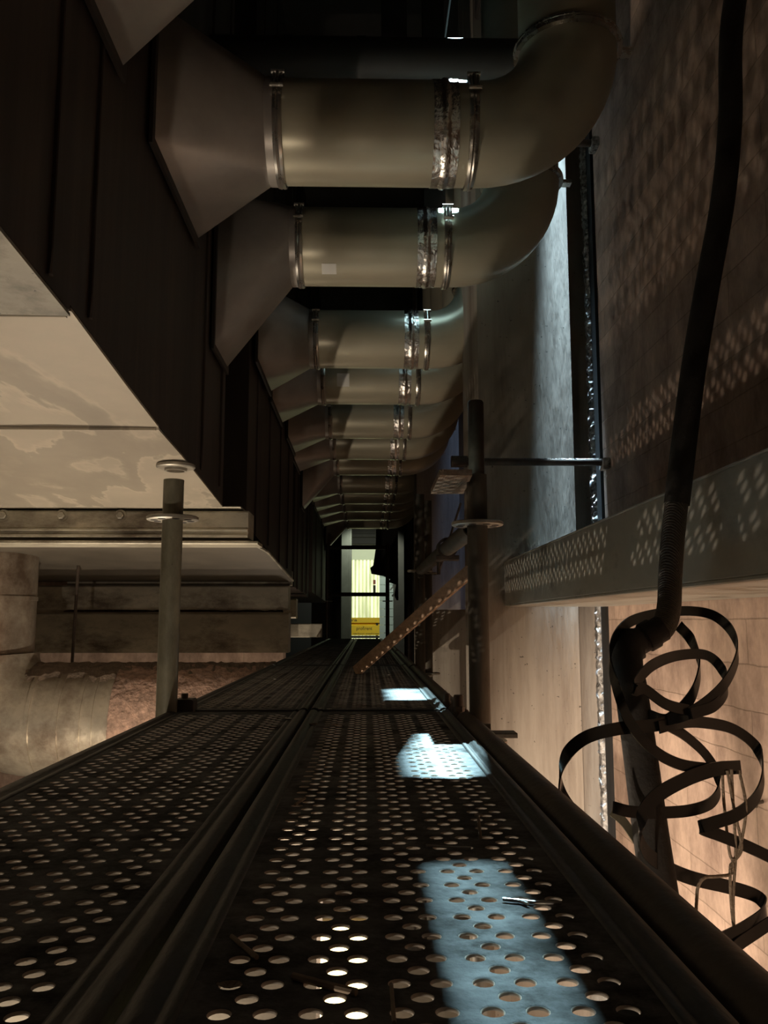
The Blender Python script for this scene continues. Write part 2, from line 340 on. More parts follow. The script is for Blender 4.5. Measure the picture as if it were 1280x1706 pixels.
struct('wall_end', MB().box(-4, 0.912, 16.5, 16.7, FL, CE), 'ceil')

def pier(y, name):
    p = MB().prism([(0.441,y),(0.8125,y),(0.8125,y+0.12),(0.912,y+0.12),(0.912,y+0.52),(0.441,y+0.52)], 2, FL, CE)
    struct(name, p, 'concrete')
pier(3.22, 'concrete_pier'); pier(7.25, 'concrete_pier.001')
# rough expansion joint between pier and masonry
def strip(y, name):
    g = []
    n = 420
    for i in range(n+1):
        z = FL + (CE-FL)*i/n
        g.append([(0.886+random.uniform(-.004,.004), y+random.uniform(-.006,.004), z), (0.898, y-random.uniform(0,.010), z), (0.910, y+random.uniform(-.006,.004), z)])
    struct(name, MB().sheet(g, 0.03, (0,1,0)), 'mortar', smooth=0)
strip(3.235, 'trim_1')
struct('trim_2', MB().box(0.9, 0.9125, 3.165, 3.225, FL, CE), 'black')
# concrete upstand beyond the first pier
struct('wall_upstand', MB().bbox(0.345, 0.60, 4.55, 5.1, FL, 0.062, 0.004), 'concrete')

# ================================================================== SCAFFOLD DECKS
def deck_mesh(x0, x1, y0, y1):
    mb = MB(); W = 0.0247; P = 0.0185; cx = (x0+x1)/2
    R0, R1, ZT = 0.0076, 0.0062, DECK; seg = 16
    rows = int((y1-y0-0.13)/P); rows -= rows % 2
    ys = (y0+y1)/2 - rows*P/2
    def hole(hx, hy):
        a, b = W/2, P/2
        ring0 = [(hx+R0*math.cos(2*PI*k/seg), hy+R0*math.sin(2*PI*k/seg)) for k in range(seg)]
        vs = [(hx+a,hy,ZT),(hx+a,hy+b,ZT),(hx,hy+b,ZT),(hx-a,hy+b,ZT),(hx-a,hy,ZT),(hx-a,hy-b,ZT),(hx,hy-b,ZT),(hx+a,hy-b,ZT)]
        vs += [(p[0],p[1],ZT) for p in ring0]
        for r, z in ((0.0068, ZT-0.0005), (R1, ZT-0.0014), (R1-0.0001, ZT-0.0024)):
            vs += [(hx+r*math.cos(2*PI*k/seg), hy+r*math.sin(2*PI*k/seg), z) for k in range(seg)]
        fs = []
        q = seg//4
        for c in range(4):
            e0, cr, e1 = 2*c, 2*c+1, (2*c+2) % 8
            arc = [8+(c*q+j) % seg for j in range(q+1)]
            h = q//2
            fs.append([cr] + arc[h:h+1] + arc[:h][::-1] + [e0])
            fs.append([cr, e1] + arc[h:][::-1])
        for L in range(3):
            o = 8+L*seg
            fs += [[o+k, o+(k+1) % seg, o+seg+(k+1) % seg, o+seg+k] for k in range(seg)]
        mb.add(vs, fs)
    def quad(a, b, c, d): mb.add([(a,c,ZT),(b,c,ZT),(b,d,ZT),(a,d,ZT)], [(0,1,2,3)])
    for g in range(5):
        gx = cx + (g-2)*2*W
        for r in range(rows):
            y = ys + (r+0.5)*P
            if r % 2 == 0: hole(gx-W/2, y); hole(gx+W/2, y)
            else:
                quad(gx-W, gx-W/2, y-P/2, y+P/2); hole(gx, y); quad(gx+W/2, gx+W, y-P/2, y+P/2)
    xa, xb = cx-5*W, cx+5*W; ye = ys+rows*P
    quad(xa, xb, y0+0.02, ys); quad(xa, xb, ye, y1-0.02)
    quad(x0+0.006, xa, y0+0.02, y1-0.02); quad(xb, x1-0.006, y0+0.02, y1-0.02)
    return mb
def make_deck(x0, x1, y0, y1):
    t = thing('scaffold_deck', 'x', 'scaffold deck', ((x0+x1)/2, y0, DECK-0.07))
    tp = obj('tread_plate', deck_mesh(x0, x1, y0, y1), 'deck', t, smooth=50)
    tp.data.materials.append(M['hole'])
    for p in tp.data.polygons:
        if abs(p.normal.z) < 0.75 or p.center.z < DECK-0.0012-(t.location.z-H): p.material_index = 1
    for s, xx in ((1, x0), (-1, x1)):
        p = [(xx, DECK-0.065), (xx, DECK+0.001), (xx+s*0.003, DECK+0.0045), (xx+s*0.010, DECK+0.0055), (xx+s*0.016, DECK+0.0035), (xx+s*0.019, DECK+0.0003),
             (xx+s*0.021, DECK+0.0003), (xx+s*0.024, DECK+0.002), (xx+s*0.028, DECK+0.002), (xx+s*0.031, DECK+0.0002),
             (xx+s*0.031, DECK-0.002), (xx+s*0.004, DECK-0.004), (xx+s*0.004, DECK-0.06), (xx+s*0.02, DECK-0.06), (xx+s*0.02, DECK-0.065)]
        obj('side_rail', MB().prism(p, 1, y0+0.02, y1-0.02), 'deck_edge', t, smooth=60)
    for yy, s in ((y0, 1), (y1, -1)):
        obj('end_plate', MB().bbox(x0+0.004, x1-0.004, min(yy+s*0.02, yy+s*0.026), max(yy+s*0.02, yy+s*0.026), DECK-0.06, DECK+0.001, 0.001), 'deck_edge', t)
        for f in (0.2, 0.8):
            cx = x0+(x1-x0)*f
            c = MB().prism([(yy+s*0.024, DECK-0.028), (yy+s*0.024, DECK-0.012), (yy+s*0.010, DECK-0.0035), (yy-s*0.005, DECK-0.0035), (yy-s*0.005, DECK-0.008), (yy+s*0.008, DECK-0.009), (yy+s*0.018, DECK-0.016), (yy+s*0.018, DECK-0.028)], 0, cx-0.02, cx+0.02)
            obj('claw', c, 'deck_edge', t)
    return t
YB = [-0.04, 2.03, 4.10, 6.17, 8.24, 10.31]
XL = (-0.457, -0.139); XR = (-0.131, 0.196)
nth = ['nearest', 'second', 'third', 'fourth', 'farthest']
dl = ['left perforated steel deck filling the bottom left corner of the view', 'left perforated steel deck just past the olive pole', 'left dark perforated deck beside the foot of the leaning wooden batten, third along', 'left dark perforated deck, fourth along the walkway', 'left dark perforated deck ending before the lit doorway']
dr = ['right perforated steel deck with bright blue light patches, nearest to the viewer', 'right perforated deck under the foot of the leaning batten', 'right dark perforated deck behind the batten, third along', 'right dark perforated deck, fourth along the walkway', 'right dark perforated deck ending before the lit doorway']
for (xx, labs) in ((XL, dl), (XR, dr)):
    p = make_deck(*xx, YB[0], YB[1])
    for i in range(5):
        o = p if i == 0 else copy_tree(p)
        o.location.y = YB[i]
        o['label'] = labs[i]; o['group'] = 'perforated scaffold decks of the walkway'

# scaffold frame: ledgers beside the decks, transoms under the joints
TR = 0.0242
def tube_thing(name, a, b, m, label, cat, r=TR, group=None):
    mb = MB().pipe(a, b, r, 0.0035, 28)
    return obj(name, mb, m, None, label, cat, group)
for i in range(5):
    lab = ['brown ledger tube along the right deck edge, nearest to the viewer', 'ledger tube along the right deck edge past the right rusty pole', 'third ledger tube along the right deck edge', 'fourth ledger tube along the right deck edge', 'last ledger tube along the right deck edge'][i]
    tube_thing('ledger_tube', (0.232, YB[i]+0.045, DECK-0.022), (0.232, YB[i+1]-0.045, DECK-0.022), 'tube_dark', lab, 'scaffold tube', group='ledgers beside the walkway')
for i in range(1, 6):
    lab = ['dark transom tube under the first deck joint by the two poles', 'dark transom tube under the second deck joint', 'dark transom tube under the third deck joint', 'dark transom tube under the fourth deck joint', 'dark transom tube under the far end of the decks'][i-1]
    tube_thing('transom_tube', (-0.43, YB[i], DECK-0.032), (0.20, YB[i], DECK-0.032), 'tube_dark', lab, 'scaffold tube', group='transoms under the deck joints')

def rosette(z, x, y, parent, m='rosette'):
    mb = MB().lathe((x, y, z-0.005), (0,0,1), [(0,TR),(0,0.058),(0.002,0.061),(0.008,0.061),(0.010,0.058),(0.010,TR)], 40)
    # eight wedge slots shown as raised islands between the rim and the tube
    r = obj('rosette', mb, m, parent)
    hb = MB()
    for k in range(8):
        a = 2*PI*(k+0.5)/8; c = Vector((x+0.043*math.cos(a), y+0.043*math.sin(a), z))
        hb.lathe(c-Vector((0,0,0.0056)), (0,0,1), [(0,0.0001),(0,0.009),(0.0112,0.009),(0.0112,0.0001)], 12)
    obj('slot', hb, 'black', r)
    return r
def standard(x, y, ztop, m, label, rz, spig=None, lean=0.0, discs=None):
    t = thing('scaffold_standard', label, 'scaffold pole', (x, y, FL), 'upright scaffold poles')
    if spig:
        obj('pole', MB().tube([(x,y,FL+0.03),(x,y,spig)], TR, 32), m, t)
        obj('spigot', MB().tube([(x,y,spig-0.01),(x,y,ztop-0.004),(x,y,ztop)], [0.019,0.019,0.0165], 28), 'tube_dark', t)
    else:
        pb = MB().pipe((x,y,FL+0.03),(x,y,ztop), TR, 0.0032, 32)
        obj('pole', pb, m, t)
    for z in rz: rosette(z, x, y, t)
    obj('base_plate', MB().box(x-0.075, x+0.075, y-0.075, y+0.075, FL, FL+0.008).cyl((x,y,FL),(x,y,FL+0.2),0.019), 'tube_dark', t)
    return t
t = standard(-0.462, 2.0, 0.336, 'tube_green', 'olive scaffold pole with one disc, rising left of the deck', [0.243, -0.257])
hole = MB().cyl(at(284, 940, 1.977), at(284, 940, 1.977)+Vector((0,0.002,0)), 0.0045, 16)
obj('pin_hole', hole, 'black', t, 'dark pin hole')
standard(0.262, 1.965, 0.525, 'tube', 'rusty scaffold pole with narrow spigot top, right of the deck', [0.228, -0.272], spig=0.345)
standard(0.262, 4.10, 0.62, 'tube', 'rusty scaffold pole right of the deck behind the wooden batten', [0.243, -0.257])
standard(0.315, 4.32, 0.62, 'tube', 'rusty scaffold pole with foot disc between the farther pole and the pale upstand', [0.243, -0.262])
standard(0.262, 10.31, 0.95, 'tube_dark', 'dark scaffold pole at the right of the far guardrails', [0.243])
standard(-0.47, 10.31, 0.95, 'tube_dark', 'dark scaffold pole at the left of the far guardrails', [0.243])
for z, lab in ((0.325, 'lower dark guardrail tube crossing the lit doorway'), (0.90, 'upper dark guardrail tube crossing the lit doorway')):
    tube_thing('guardrail_tube', (-0.446, 10.31, z), (0.238, 10.31, z), 'tube_dark', lab, 'guardrail', group='guardrails at the far end')

# guardrail ledger between the two right poles, with its coupler
t = thing('guardrail_ledger', 'brown ledger tube with wedge coupler running back between the two right poles', 'scaffold tube', (0.262, 2.02, 0.235))
obj('tube', MB().pipe((0.262,2.05,0.228),(0.262,4.02,0.243), TR, 0.003, 28), 'tube', t)
for y, s in ((2.0, 1), (4.06, -1)):
    hd = MB().bbox(0.262-0.013, 0.262+0.013, min(y, y+s*0.07), max(y, y+s*0.07), 0.205, 0.268, 0.004)
    hd.bbox(0.262-0.004, 0.262+0.004, y+s*0.018-0.008, y+s*0.018+0.008, 0.15, 0.29, 0.001)
    obj('wedge_head', hd, 'tube', t)
c = MB().lathe((0.262,2.72,0.235),(0,1,0),[(-.03,.026),(-.03,.033),(.03,.033),(.03,.026)],24,closed=True).bbox(0.225,0.30,2.70,2.74,0.195,0.212,.003).cyl((0.235,2.72,0.19),(0.235,2.72,0.15),0.006)
obj('coupler', c, 'tube_dark', t)

# tie rods into the masonry
for (pl, pr, lab) in (((752,769),(1030,763),'thin horizontal tie rod set in the masonry behind the rusty pole'), ((925,238),(1003,236),'short tie rod high on the pier beside the overhead elbow')):
    a = at(*pl, 3.10); b = at(*pr, 3.10); b.z = a.z; b.x = 0.915
    t = thing('tie_rod', lab, 'tie rod', (a.x, a.y, a.z-0.02), 'wall tie rods')
    obj('rod', MB().cyl(a, b, 0.0145, 20), 'tube_dark', t)
    obj('wall_plug', MB().bbox(0.886, 0.912, 3.07, 3.13, a.z-0.028, a.z+0.012, 0.003), 'mortar', t)
    if pl[0] < 800: obj('end_coupler', MB().lathe(a, (1,0,0), [(0,.0001),(0,.022),(.06,.022),(.06,.0001)], 20), 'tube_dark', t)

# wooden pieces
a = at(594, 1114, 3.46) ; a.z = DECK+0.010; b = at(785, 950, 2.86)
d = (b-a).normalized(); n = d.cross(Vector((0,-1,0.3))).normalized()*0.021; k = d.cross(n).normalized()*0.0095
vs = [p+s1*n+s2*k for p in (a,b) for s1, s2 in ((-1,-1),(1,-1),(1,1),(-1,1))]
obj('wooden_batten', MB().add(vs, [(3,2,1,0),(4,5,6,7),(0,1,5,4),(1,2,6,5),(2,3,7,6),(3,0,4,7)]), 'wood', None, 'brown wooden batten leaning from the deck up to the right pole', 'wooden batten', smooth=0)
q = [at(733,794,1.87), at(787,794,1.87), at(772,831,2.15), at(718,831,2.15)]
zb = 0.327
q = [Vector((p.x, p.y, zb)) for p in q]
obj('board_offcut', MB().add(q+[p+Vector((0,0,0.014)) for p in q], [(0,1,2,3),(7,6,5,4),(0,4,5,1),(1,5,6,2),(2,6,7,3),(3,7,4,0)]), 'wood_grey', None, 'short weathered board wedged flat against the rusty pole top', 'board', smooth=0)

# little tube stubs by the right pole at the deck joint
for px, py, Y, hh, r, lab in ((764,1168,2.06,0.034,0.012,'taller dark bolt stub at the deck joint beside the rusty pole'), (745,1158,2.20,0.026,0.008,'smaller dark bolt stub behind the taller one at the deck joint')):
    p = at(px, py, Y); p.z = DECK-0.03
    obj('bolt_stub', MB().tube([p, (p.x,p.y,DECK+hh-0.003), (p.x,p.y,DECK+hh)], [r,r,r*0.85], 16).lathe((p.x,p.y,DECK-0.005),(0,0,1),[(0,r*1.3),(0.012,r*1.3),(0.012,r)],6), 'tube_dark', None, lab, 'bolt', 'bolt stubs at the deck joint')
p = at(832, 1223, 1.80)
obj('wedge_plate', MB().bbox(0.255,0.315,1.78,1.83,p.z-0.006,p.z+0.004,0.002).bbox(0.24,0.262,1.795,1.815,p.z-0.03,p.z+0.02,0.002), 'tube', None, 'rusty wedge plate sticking out at the foot of the right rusty pole', 'wedge')
p = at(308, 1172, 2.06)
obj('ledger_coupler', MB().bbox(-0.452,-0.405,2.02,2.07,DECK-0.02,DECK+0.028,0.004).cyl((-0.43,2.045,DECK+0.02),(-0.43,2.045,DECK+0.04),0.008), 'tube_dark', None, 'dark wedge coupler at the foot of the olive pole', 'coupler')

# ================================================================== CROSS DUCTS
ZC, RD = 1.31, 0.134
DY = [1.345, 2.129, 2.827, 3.805, 4.469, 5.341, 6.059, 6.727, 7.736, 8.425, 9.039, 9.807, 10.714]
KIND = 'AABAAAABAAAAB'
XBOX = {0:-0.505, 1:-0.505, 2:-0.505, 3:-0.475, 4:-0.485, 5:-0.485}
XC = -0.262
def boot_mesh(xb, y, kind):
    if kind == 'A': hw, z0, z1 = 0.262, ZC-0.178, ZC+0.17
    else: hw, z0, z1 = 0.128, ZC-0.40, ZC+0.15
    mb = MB(); q = 10
    cor = [(y-hw, z0), (y+hw, z0), (y+hw, z1), (y-hw, z1)]             # near-low, far-low, far-high, near-high
    ang = [-3*PI/4, -PI/4, PI/4, 3*PI/4]
    vs = [(xb, c[0], c[1]) for c in cor]
    ring = [(-PI + 2*PI*k/(4*q)) for k in range(4*q)]
    vs += [(XC, y+RD*math.cos(a), ZC+RD*math.sin(a)) for a in ring]
    fs = []
    for c in range(4):
        for j in range(q): fs.append([c, 4+(c*q+j) % (4*q), 4+(c*q+j+1) % (4*q)])
        fs.append([c, 4+((c+1)*q) % (4*q), (c+1) % 4])
    mb.add(vs, fs)
    return mb, (hw, z0, z1)
def ring_band(x, y, prof, seg=48): return MB().lathe((x, y, ZC), (1,0,0), prof, seg, closed=True)
def clamp(x, y, parent):
    c = obj('clamp_ring', ring_band(x, y, [(-.013,RD+.001),(-.011,RD+.007),(-.004,RD+.009),(0,RD+.007),(.004,RD+.009),(.011,RD+.007),(.013,RD+.001)]), 'clampm', parent)
    # toggle latch on the near upper side
    a = math.radians(152); ly, lz = y+(RD+.016)*math.cos(a), ZC+(RD+.016)*math.sin(a)
    tn = Vector((0, -math.sin(a), math.cos(a)))
    p0, p1 = Vector((x,ly,lz))-tn*0.032, Vector((x,ly,lz))+tn*0.032
    lb = MB().tube([p0, p1], 0.0055, 10)
    for s in (-1, 1): lb.tube([p0+Vector((s*.010,0,0)), p1+Vector((s*.010,0,0))], 0.003, 8)
    for p in (p0, p1): lb.tube([p-Vector((.017,0,0)), p+Vector((.017,0,0))], 0.0065, 10)
    obj('latch', lb, 'clampm', c)
def elbow_pts():
    cx, cz, R = 0.302, ZC+0.25, 0.25
    return [(0.265, ZC)] + [(cx+R*math.sin(t), cz-R*math.cos(t)) for t in [PI/2*k/14 for k in range(15)]]
def cross_duct(i):
    y = DY[i]; xb = XBOX.get(i, -0.508)
    t = thing('cross_duct', DL[i], 'ventilation duct', (0, y, ZC-RD), 'cross ducts over the walkway')
    bm, (hw, z0, z1) = boot_mesh(xb, y, KIND[i])
    b = obj('transition_boot', bm, 'boot', t, smooth=28)
    f = MB(); e = 0.022
    f.box(xb-0.006, xb+0.003, y-hw-e, y+hw+e, z0-e, z0); f.box(xb-0.006, xb+0.003, y-hw-e, y+hw+e, z1, z1+e)
    f.box(xb-0.006, xb+0.003, y-hw-e, y-hw, z0, z1); f.box(xb-0.006, xb+0.003, y+hw, y+hw+e, z0, z1)
    obj('flange', f, 'steel_dark', b)
    obj('collar', ring_band(-0.24, y, [(-.026,RD-.002),(-.024,RD+.004),(.0,RD+.004),(.002,RD-.002)]), 'boot', t)
    clamp(-0.232, y, t)
    obj('duct_tube', MB().lathe((-0.245, y, ZC), (1,0,0), [(0,RD),(0.53,RD)], 64), 'duct', t)
    # tape band: slightly crumpled sleeve with a central bead
    tp = MB(); prof = []
    for k in range(15):
        h = k/14*0.066; prof.append((h, RD+0.0012+(0.0035 if abs(k-7) <= 1 else 0)))
    tp.lathe((0.172, y, ZC), (1,0,0), prof, 72)
    for v in tp.v:
        v += Vector((0, (v.y-y)/RD, (v.z-ZC)/RD))*random.uniform(0, 0.0013)
    obj('foil_tape', tp, 'foil', t, smooth=70)
    clamp(0.276, y, t)
    ep = elbow_pts()
    obj('elbow', MB().tube([(p[0], y, p[1]) for p in ep], RD, 56, caps=False), 'duct', t)
    fr = MB().lathe((0.552, y, ZC+0.25), (0,0,1), [(-.012,RD+.001),(-.010,RD+.013),(-.003,RD+.015),(0,RD+.010),(.003,RD+.015),(.010,RD+.013),(.012,RD+.001)], 48, closed=True)
    fr.bbox(0.552+RD+.006, 0.552+RD+.045, y-.018, y+.018, ZC+.243, ZC+.257, .002)
    obj('flange_ring', fr, 'clampm', t)
    obj('riser', MB().lathe((0.552, y, ZC+0.25), (0,0,1), [(0,RD-.001),(2.5-ZC-0.25,RD-.001)], 48), 'duct', t)
    return t
DL = ['cross duct above the viewer, only its pale tapered boot shows at the top left',
      'nearest full cross duct at the top, glaring blue-white light on its foil joint and elbow',
      'second full cross duct, its tall tapered boot hanging low on the left',
      'third cross duct from the top, widest gap above it and a cone-lit boot',
      'fourth cross duct from the top, with a small white sticker on its left end',
      'fifth cross duct from the top, just below the one with the sticker',
      'sixth cross duct from the top, second below the one with the sticker',
      'seventh cross duct from the top, narrow band with a low hanging boot on the left',
      'eighth cross duct, first of the thin dark bands above the doorway',
      'ninth cross duct, second of the thin bands above the doorway',
      'tenth cross duct, third of the thin bands above the doorway',
      'eleventh cross duct, next to last thin band, greenish light along its lower edge',
      'farthest cross duct, bright greenish line directly above the doorway']
ducts = [cross_duct(i) for i in range(13)]
# labels stuck on ducts are parts of the ducts
def patch(i, x0, x1, a0, a1, m, name, label):
    y = DY[i]; g = []
    for k in range(7):
        a = math.radians(a0+(a1-a0)*k/6)
        g.append([(x0, y+(RD+.0006)*math.cos(a), ZC+(RD+.0006)*math.sin(a)), (x1, y+(RD+.0006)*math.cos(a), ZC+(RD+.0006)*math.sin(a))])
    obj(name, MB().sheet(g, 0.0004, (0,-.7,-.7)), m, ducts[i], label)
patch(4, -0.158, -0.092, 182, 212, 'sticker', 'sticker', 'white paper sticker')
patch(2, -0.155, -0.105, 228, 246, 'sticker', 'sticker', 'peeling white sticker')

# header duct the risers end in
obj('collector_duct', MB().bbox(0.45, 0.70, 0.9, 11.2, 2.5, 2.95, 0.01), 'steel_dark', None, 'long dark collector duct overhead that the vertical risers enter', 'ventilation duct')

# dark pipe running across high up behind the nearest duct
t = thing('cross_pipe', 'dark lacquered pipe crossing high up behind the nearest full duct', 'pipe', (0, 2.60, 1.9))
pz = at(600, 98, 2.60).z
obj('pipe', MB().cyl((-0.52,2.60,pz),(0.55,2.60,pz),0.066,40), 'pipe_dark', t)
for x in (-0.26, -0.02): obj('band', MB().lathe((x,2.60,pz),(1,0,0),[(-.014,.066),(-.014,.0685),(.014,.0685),(.014,.066)],40), 'pipe_dark', t)
# steel hanger frame above
zt = CE
a = at(765, 0, 3.4).x; b = at(797, 0, 3.4).x
def hsec(x0, x1, y0, y1):
    xm = (x0+x1)/2; m = 0.008
    return [(x0,y0),(x1,y0),(x1,y0+m),(xm+m/2,y0+m),(xm+m/2,y1-m),(x1,y1-m),(x1,y1),(x0,y1),(x0,y1-m),(xm-m/2,y1-m),(xm-m/2,y0+m),(x0,y0+m)]
obj('steel_post', MB().prism(hsec(0.24,0.33,3.33,3.43), 2, 1.62, CE), 'steel_dark', None, 'dark steel hanger post above the ducts, right of the hanging frame', 'steel post', smooth=0)
obj('steel_post', MB().prism(hsec(0.06,0.17,3.33,3.43), 2, 2.2, CE), 'steel_dark', None, 'brown steel hanger post at the right of the high frame', 'steel post', smooth=0)
obj('steel_beam', MB().prism([(3.33,2.34),(3.43,2.34),(3.43,2.35),(3.386,2.35),(3.386,2.43),(3.43,2.43),(3.43,2.44),(3.33,2.44),(3.33,2.43),(3.376,2.43),(3.376,2.35),(3.33,2.35)], 0, -0.52, 0.06), 'steel_dark', None, 'dark steel crossbeam high at the top, running left from the brown post', 'steel beam', smooth=0)

# ================================================================== LEFT SIDE: big duct boxes, hopper, channels
# first box: side cladding dark, underside pale and sloping
P1 = [(0.30,0.575),(1.14,0.552),(1.421,0.535),(1.425,0.546),(1.776,0.508),(2.06,0.487),(2.063,0.481),(2.314,0.465),(3.02,0.412)]
t = thing('box_duct', 'big dark duct box on the left with a pale stained sloping underside', 'ventilation duct', (-1.2, 1.7, 0.41), 'big duct boxes along the left')
obj('side_cladding', MB().prism([(p[0],p[1]+0.004) for p in P1]+[(3.02,CE),(0.30,CE)], 0, -2.6, -0.52), 'darkbox', t, smooth=0)
def und(pts): return MB().sheet([[(-2.6+2.082*k/8, yy, zz+0.002*math.sin(3*k+yy*9)) for k in range(9)] for yy, zz in pts], 0.006, (0,0,-1))
obj('underside', und(P1[3:]), 'white', t, 'pale stained sheet underside', smooth=50)
obj('front_panel', und(P1[:3]), 'greyend', t, 'specked grey panel of the underside', smooth=50)
for yy, zz in ((1.424,0.529),(2.062,0.474)):
    obj('seam', MB().bbox(-2.6,-0.525,yy-.004,yy+.004,zz-.003,zz+.004,.001), 'white', t)
# vertical seams of the cladding, raised folds
for yy in (1.32, 1.52, 2.60, 2.93): obj('fold', MB().bbox(-0.522,-0.512,yy-.006,yy+.006,0.56 if yy<2 else 0.47,CE,.002), 'darkbox', t)
# small pipe stub under the sloping sheet
p = at(293, 776, 2.42)
t2 = MB().lathe((p.x,p.y,p.z-0.008),(0,0,1),[(0,.030),(0,.052),(.003,.056),(.010,.056),(.013,.052),(.013,.030)],32,closed=True).lathe((p.x,p.y,p.z-0.016),(0,0,1),[(0,.026),(0,.032),(.05,.032),(.05,.026)],24,closed=True)
obj('pipe_stub', t2, 'rosette', None, 'round flanged pipe stub under the pale sheet, just above the olive pole', 'pipe stub')
# bolted flange beam across the end of the hopper
zt_, zb_ = at(200, 851, 3.06).z, at(200, 886, 3.06).z
t = thing('flange_beam', 'grey steel flange beam with bolts under the pale hopper end', 'steel beam', (-1.4, 3.1, zb_))
prof = [(3.05,zt_-.006),(3.056,zt_),(3.20,zt_),(3.20,zb_-.02),(3.04,zb_-.02),(3.04,zb_-.012),(3.052,zb_-.010),(3.052,zb_),(3.035,zb_+.002),(3.035,zb_+.008),(3.05,zb_+.012)]
obj('beam', MB().prism(prof, 0, -2.6, -0.43), 'panel', t, smooth=20)
obj('lower_lip', MB().bbox(-2.6,-0.395,3.05,3.2,zb_-.045,zb_-.033,.003), 'panel', t)
obj('top_lip', MB().bbox(-2.6,-0.455,3.025,3.2,zt_+.008,zt_+.014,.002), 'panel', t)
for px in (6, 103, 201):
    p = at(px, 859, 3.05)
    hb = MB().lathe((p.x,p.y,p.z),(0,-1,0),[(0,.022),(.002,.022),(.002,.0001)],20).lathe((p.x,p.y-.002,p.z),(0,-1,0),[(0,.014),(.010,.014),(.012,.011),(.012,.0001)],6)
    obj('bolt', hb, 'panel', t, smooth=20)
# second box behind it
t = thing('box_duct', 'second dark duct box behind the flange beam, lit brown side', 'ventilation duct', (-1.2, 4.6, 0.28), 'big duct boxes along the left')
obj('side_cladding', MB().prism([(3.48,0.40),(5.66,0.285),(5.66,CE),(3.48,CE)], 0, -2.6, -0.50), 'darkbox', t, smooth=0)
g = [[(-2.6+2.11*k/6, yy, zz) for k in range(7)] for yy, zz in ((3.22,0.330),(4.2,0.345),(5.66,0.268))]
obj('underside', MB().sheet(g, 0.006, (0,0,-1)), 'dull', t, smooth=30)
obj('edge_fold', MB().tube([(-0.492,3.24,0.33),(-0.492,4.2,0.343),(-0.492,5.66,0.27)],0.008,8), 'panel', t)
for yy in (3.75, 4.25, 4.8, 5.3): obj('fold', MB().bbox(-0.502,-0.493,yy-.005,yy+.005,0.38 if yy < 4.5 else .33,CE,.002), 'darkbox', t)
# pale bar and two channels under it
t = thing('pale_bar', 'flat pale bar directly below the second duct box', 'steel bar', (-1.2, 5.7, 0.24))
obj('bar', MB().bbox(-2.0,-0.50,5.68,5.76,0.238,0.335,.003), 'panel', t)
for (za, zb2, xr, lab) in ((0.234,0.075,-0.515,'upper grey steel channel left of the walkway'), (0.055,-0.205,-0.51,'lower grey steel channel left of the walkway, above the insulated pipe')):
    Y0 = 5.60
    pr = [(Y0+.01,za),(Y0+.16,za),(Y0+.16,zb2),(Y0,zb2),(Y0,za-.01)]
    obj('steel_channel', MB().prism(pr, 0, -4.0, xr), 'panel', None, lab, 'steel channel', 'steel channels left of the walkway', smooth=20)
# debris ridge on top of the channels: one dusty layer each
def ridge(x0, x1, y0, y1, z, name, lab):
    g = []
    for i in range(4):
        g.append([(x0+(x1-x0)*k/60, y0+(y1-y0)*i/3, z+(random.uniform(.004,.022) if i in (1,2) else 0.002)) for k in range(61)])
    obj(name, MB().sheet(g, 0.004, (0,0,-1)), 'dust', None, lab, 'dust', kind='stuff', smooth=0)
ridge(-2.0,-0.56,5.63,5.74,0.061,'dust_layer','brown dust lying on the lower steel channel')
# third and fourth boxes farther on
for (y0, y1, zb3, lab) in ((6.15, 7.7, 0.22, 'third dark duct box, narrow strip left of the doorway'), (8.2, 11.6, 0.25, 'farthest dark duct box beside the doorway')):
    t = thing('box_duct', lab, 'ventilation duct', (-1.0, (y0+y1)/2, zb3), 'big duct boxes along the left')
    obj('side_cladding', MB().prism([(y0,zb3+.03),(y1,zb3),(y1,CE),(y0,CE)], 0, -1.6, -0.525), 'darkbox', t, smooth=0)
    for f in (0.15, 0.5, 0.8): obj('fold', MB().bbox(-0.527,-0.517,y0+(y1-y0)*f-.006,y0+(y1-y0)*f+.006,zb3+.02,CE,.002), 'darkbox', t)
obj('steel_channel', MB().bbox(-4.0,-0.50,6.05,6.2,0.02,0.16,.01), 'panel', None, 'small brown steel channel right behind the ends of the long channels', 'steel channel', 'steel channels left of the walkway')
obj('steel_channel', MB().bbox(-4.0,-0.36,6.9,7.0,-0.13,-0.02,.006), 'panel', None, 'pale low channel by the far deck edge, below the third duct box', 'steel channel', 'steel channels left of the walkway')

# hanger rod and insulated pipe
obj('hanger_rod', MB().cyl(at(133,905,4.75), at(120,1108,4.75), 0.009, 10), 'tube_dark', None, 'thin rusty hanger rod in front of the channels', 'rod')
t = thing('insulated_pipe', 'big foil wrapped pipe with brown dust lying left of the decks', 'insulated pipe', (-1.2, 4.35, -0.85))
PY, PZ, PR = 4.35, -0.495, 0.27
obj('straight_run', MB().lathe((-1.15,PY,PZ),(1,0,0),[(0,PR),(0.02,PR),(0.65,PR)],56), 'foilpipe', t)
ns, prof = 40, []
wl = MB().lathe((-1.22,PY,PZ),(1,0,0),[(0.0,PR),(0.006,PR+.012)]+[(0.006+0.73*k/30,PR+.012+random.uniform(-.002,.004)) for k in range(1,31)]+[(0.74,PR)],72)
for v in wl.v:
    rr = Vector((0,v.y-PY,v.z-PZ)).normalized(); v += rr*random.uniform(-.005,.006)
obj('rough_insulation', wl, 'wool', t, 'pinkish rough insulation wrap', smooth=60)
eb = [(-1.13,PY,PZ)] + [(-1.62-0.32*math.sin(x), PY, PZ+0.32-0.32*math.cos(x)) for x in [PI/2*k/12 for k in range(13)]]
obj('bend', MB().tube([(-1.13,PY,PZ),(-1.4,PY,PZ)]+eb[1:], PR, 48, caps=False), 'foilpipe', t)
